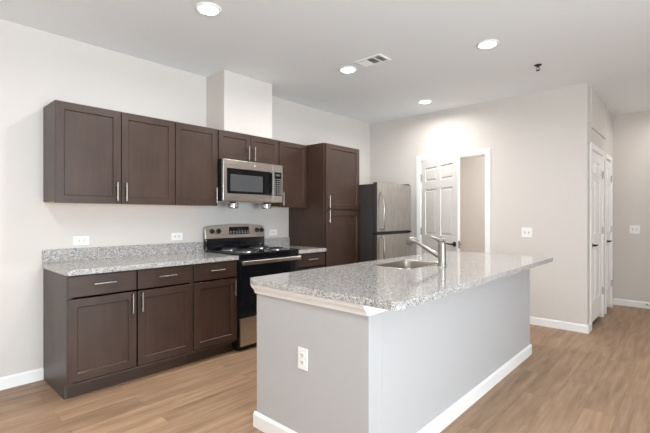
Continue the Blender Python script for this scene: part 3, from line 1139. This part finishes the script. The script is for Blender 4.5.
L0 = recessed_light('glowing recessed ceiling light above the left cabinets, nearest the left edge', (1.567, 2.553, H))
dup(L0, (3.161, 2.570, H), 'glowing recessed ceiling light touching the air vent on its left')
dup(L0, (3.500, 1.305, H), 'glowing recessed ceiling light right of the air vent, above the island')
dup(L0, (4.713, 2.555, H), 'smallest-looking glowing recessed ceiling light, above the refrigerator corner')
for x, y in ((0.0, 1.85), (0.3, 0.9)):  # unseen lamps added to brighten the left floor
    dup(L0, (x, y, H), 'recessed ceiling light added over the living area behind the view', 'recessed lights added outside the view')

r = dup(L0, (6.72, 0.05, H), 'recessed ceiling light added in the hall outside the view', 'recessed lights added outside the view')  # unseen lamp added to brighten the alcove wall
for ch in r.children:
    if ch.type == 'LIGHT':
        ch.data = ch.data.copy()
        ch.data.energy = HALL_W

# air register
t = thing('air_vent', 'white rectangular ceiling air register beside a recessed light', 'air vent', (3.135, 2.25, H))
vx0, vx1, vy0, vy1 = 3.045, 3.225, 2.105, 2.395
b = BM()
box(b, vx0, vx0 + 0.022, vy0, vy1, H - 0.009, H); box(b, vx1 - 0.022, vx1, vy0, vy1, H - 0.009, H)
box(b, vx0 + 0.022, vx1 - 0.022, vy0, vy0 + 0.022, H - 0.009, H); box(b, vx0 + 0.022, vx1 - 0.022, vy1 - 0.022, vy1, H - 0.009, H)
for y in (2.195, 2.285):
    box(b, vx0 + 0.022, vx1 - 0.022, y - 0.006, y + 0.006, H - 0.008, H)
obj('frame', b, 'trim', t, bevel=0.002)
b = BM(); box(b, vx0 + 0.02, vx1 - 0.02, vy0 + 0.02, vy1 - 0.02, H - 0.001, H)  # flat dark sheet stands for the shade inside the duct
obj('duct_shade', b, 'vent_dark', t)
for (y0, y1, axis) in ((2.127, 2.189, 'y'), (2.201, 2.279, 'x'), (2.291, 2.373, 'y2')):
    b = BM()
    if axis == 'x':
        for k in range(7):
            x = vx0 + 0.035 + k * 0.0185
            box(b, -0.0045, 0.0045, y0, y1, -0.0006, 0.0006, Matrix.Translation((x, 0, H - 0.0055)) @ Matrix.Rotation(math.radians(-40), 4, 'Y'))
    else:
        n = 4
        for k in range(n):
            y = y0 + (k + 0.5) * (y1 - y0) / n
            box(b, vx0 + 0.022, vx1 - 0.022, -0.005, 0.005, -0.0006, 0.0006, Matrix.Translation((0, y, H - 0.0055)) @ Matrix.Rotation(math.radians(40 if axis == 'y' else -40), 4, 'X'))
    obj('louvres', b, 'trim', t)

# sprinkler
sx, sy = 4.318, 1.122
t = thing('fire_sprinkler', 'small dark pendant sprinkler head on the ceiling', 'sprinkler', (sx, sy, H))
b = BM(); lathe(b, [(0, 0), (0.034, 0), (0.032, -0.005), (0.020, -0.012), (0, -0.012)], (sx, sy, H), 'z', 24)
obj('escutcheon', b, 'dark_metal', t, smooth=True)
b = BM(); lathe(b, [(0, -0.012), (0.010, -0.012), (0.010, -0.024), (0, -0.024)], (sx, sy, H), 'z', 14)
for s in (-1, 1):
    tube(b, [(sx, sy + s * 0.010, H - 0.022), (sx, sy + s * 0.015, H - 0.036), (sx, sy, H - 0.052)], 0.003, 8)
obj('sprinkler_frame', b, 'dark_metal', t, smooth=True)
b = BM(); lathe(b, [(0, -0.051), (0.019, -0.051), (0.019, -0.054), (0, -0.056)], (sx, sy, H), 'z', 18)
obj('deflector', b, 'dark_metal', t, smooth=True)

# door stop on the far baseboard
t = thing('door_stop', 'tiny spring door stop on the far right baseboard', 'door stop', (X2 - BBT, 0.483, 0.058))
b = BM()
pts = [(X2 - BBT - 0.004 - 0.0008 * i, 0.483 + 0.006 * math.cos(i * 0.9), 0.058 + 0.006 * math.sin(i * 0.9)) for i in range(70)]
tube(b, pts, 0.0012, 6)
lathe(b, [(0, 0.001), (0.011, 0.001), (0.011, -0.004), (0, -0.005)], (X2 - BBT, 0.483, 0.058), 'x', 14)
obj('spring', b, 'dark_metal', t, smooth=True)
b = BM(); lathe(b, [(0, -0.058), (0.009, -0.058), (0.009, -0.070), (0, -0.072)], (X2 - BBT, 0.483, 0.058), 'x', 14)
tag(obj('rubber_tip', b, 'rubber', t, smooth=True), 'white rubber tip')

# unseen ceiling lamp added to brighten the room beyond the open door
r = dup(L0, (5.8, 1.75, H), 'unseen recessed ceiling light added in the room beyond the open door', 'recessed lights added outside the view')
for ch in r.children:
    if ch.type == 'LIGHT':
        ch.data = ch.data.copy()
        ch.data.energy = CLOSET_W
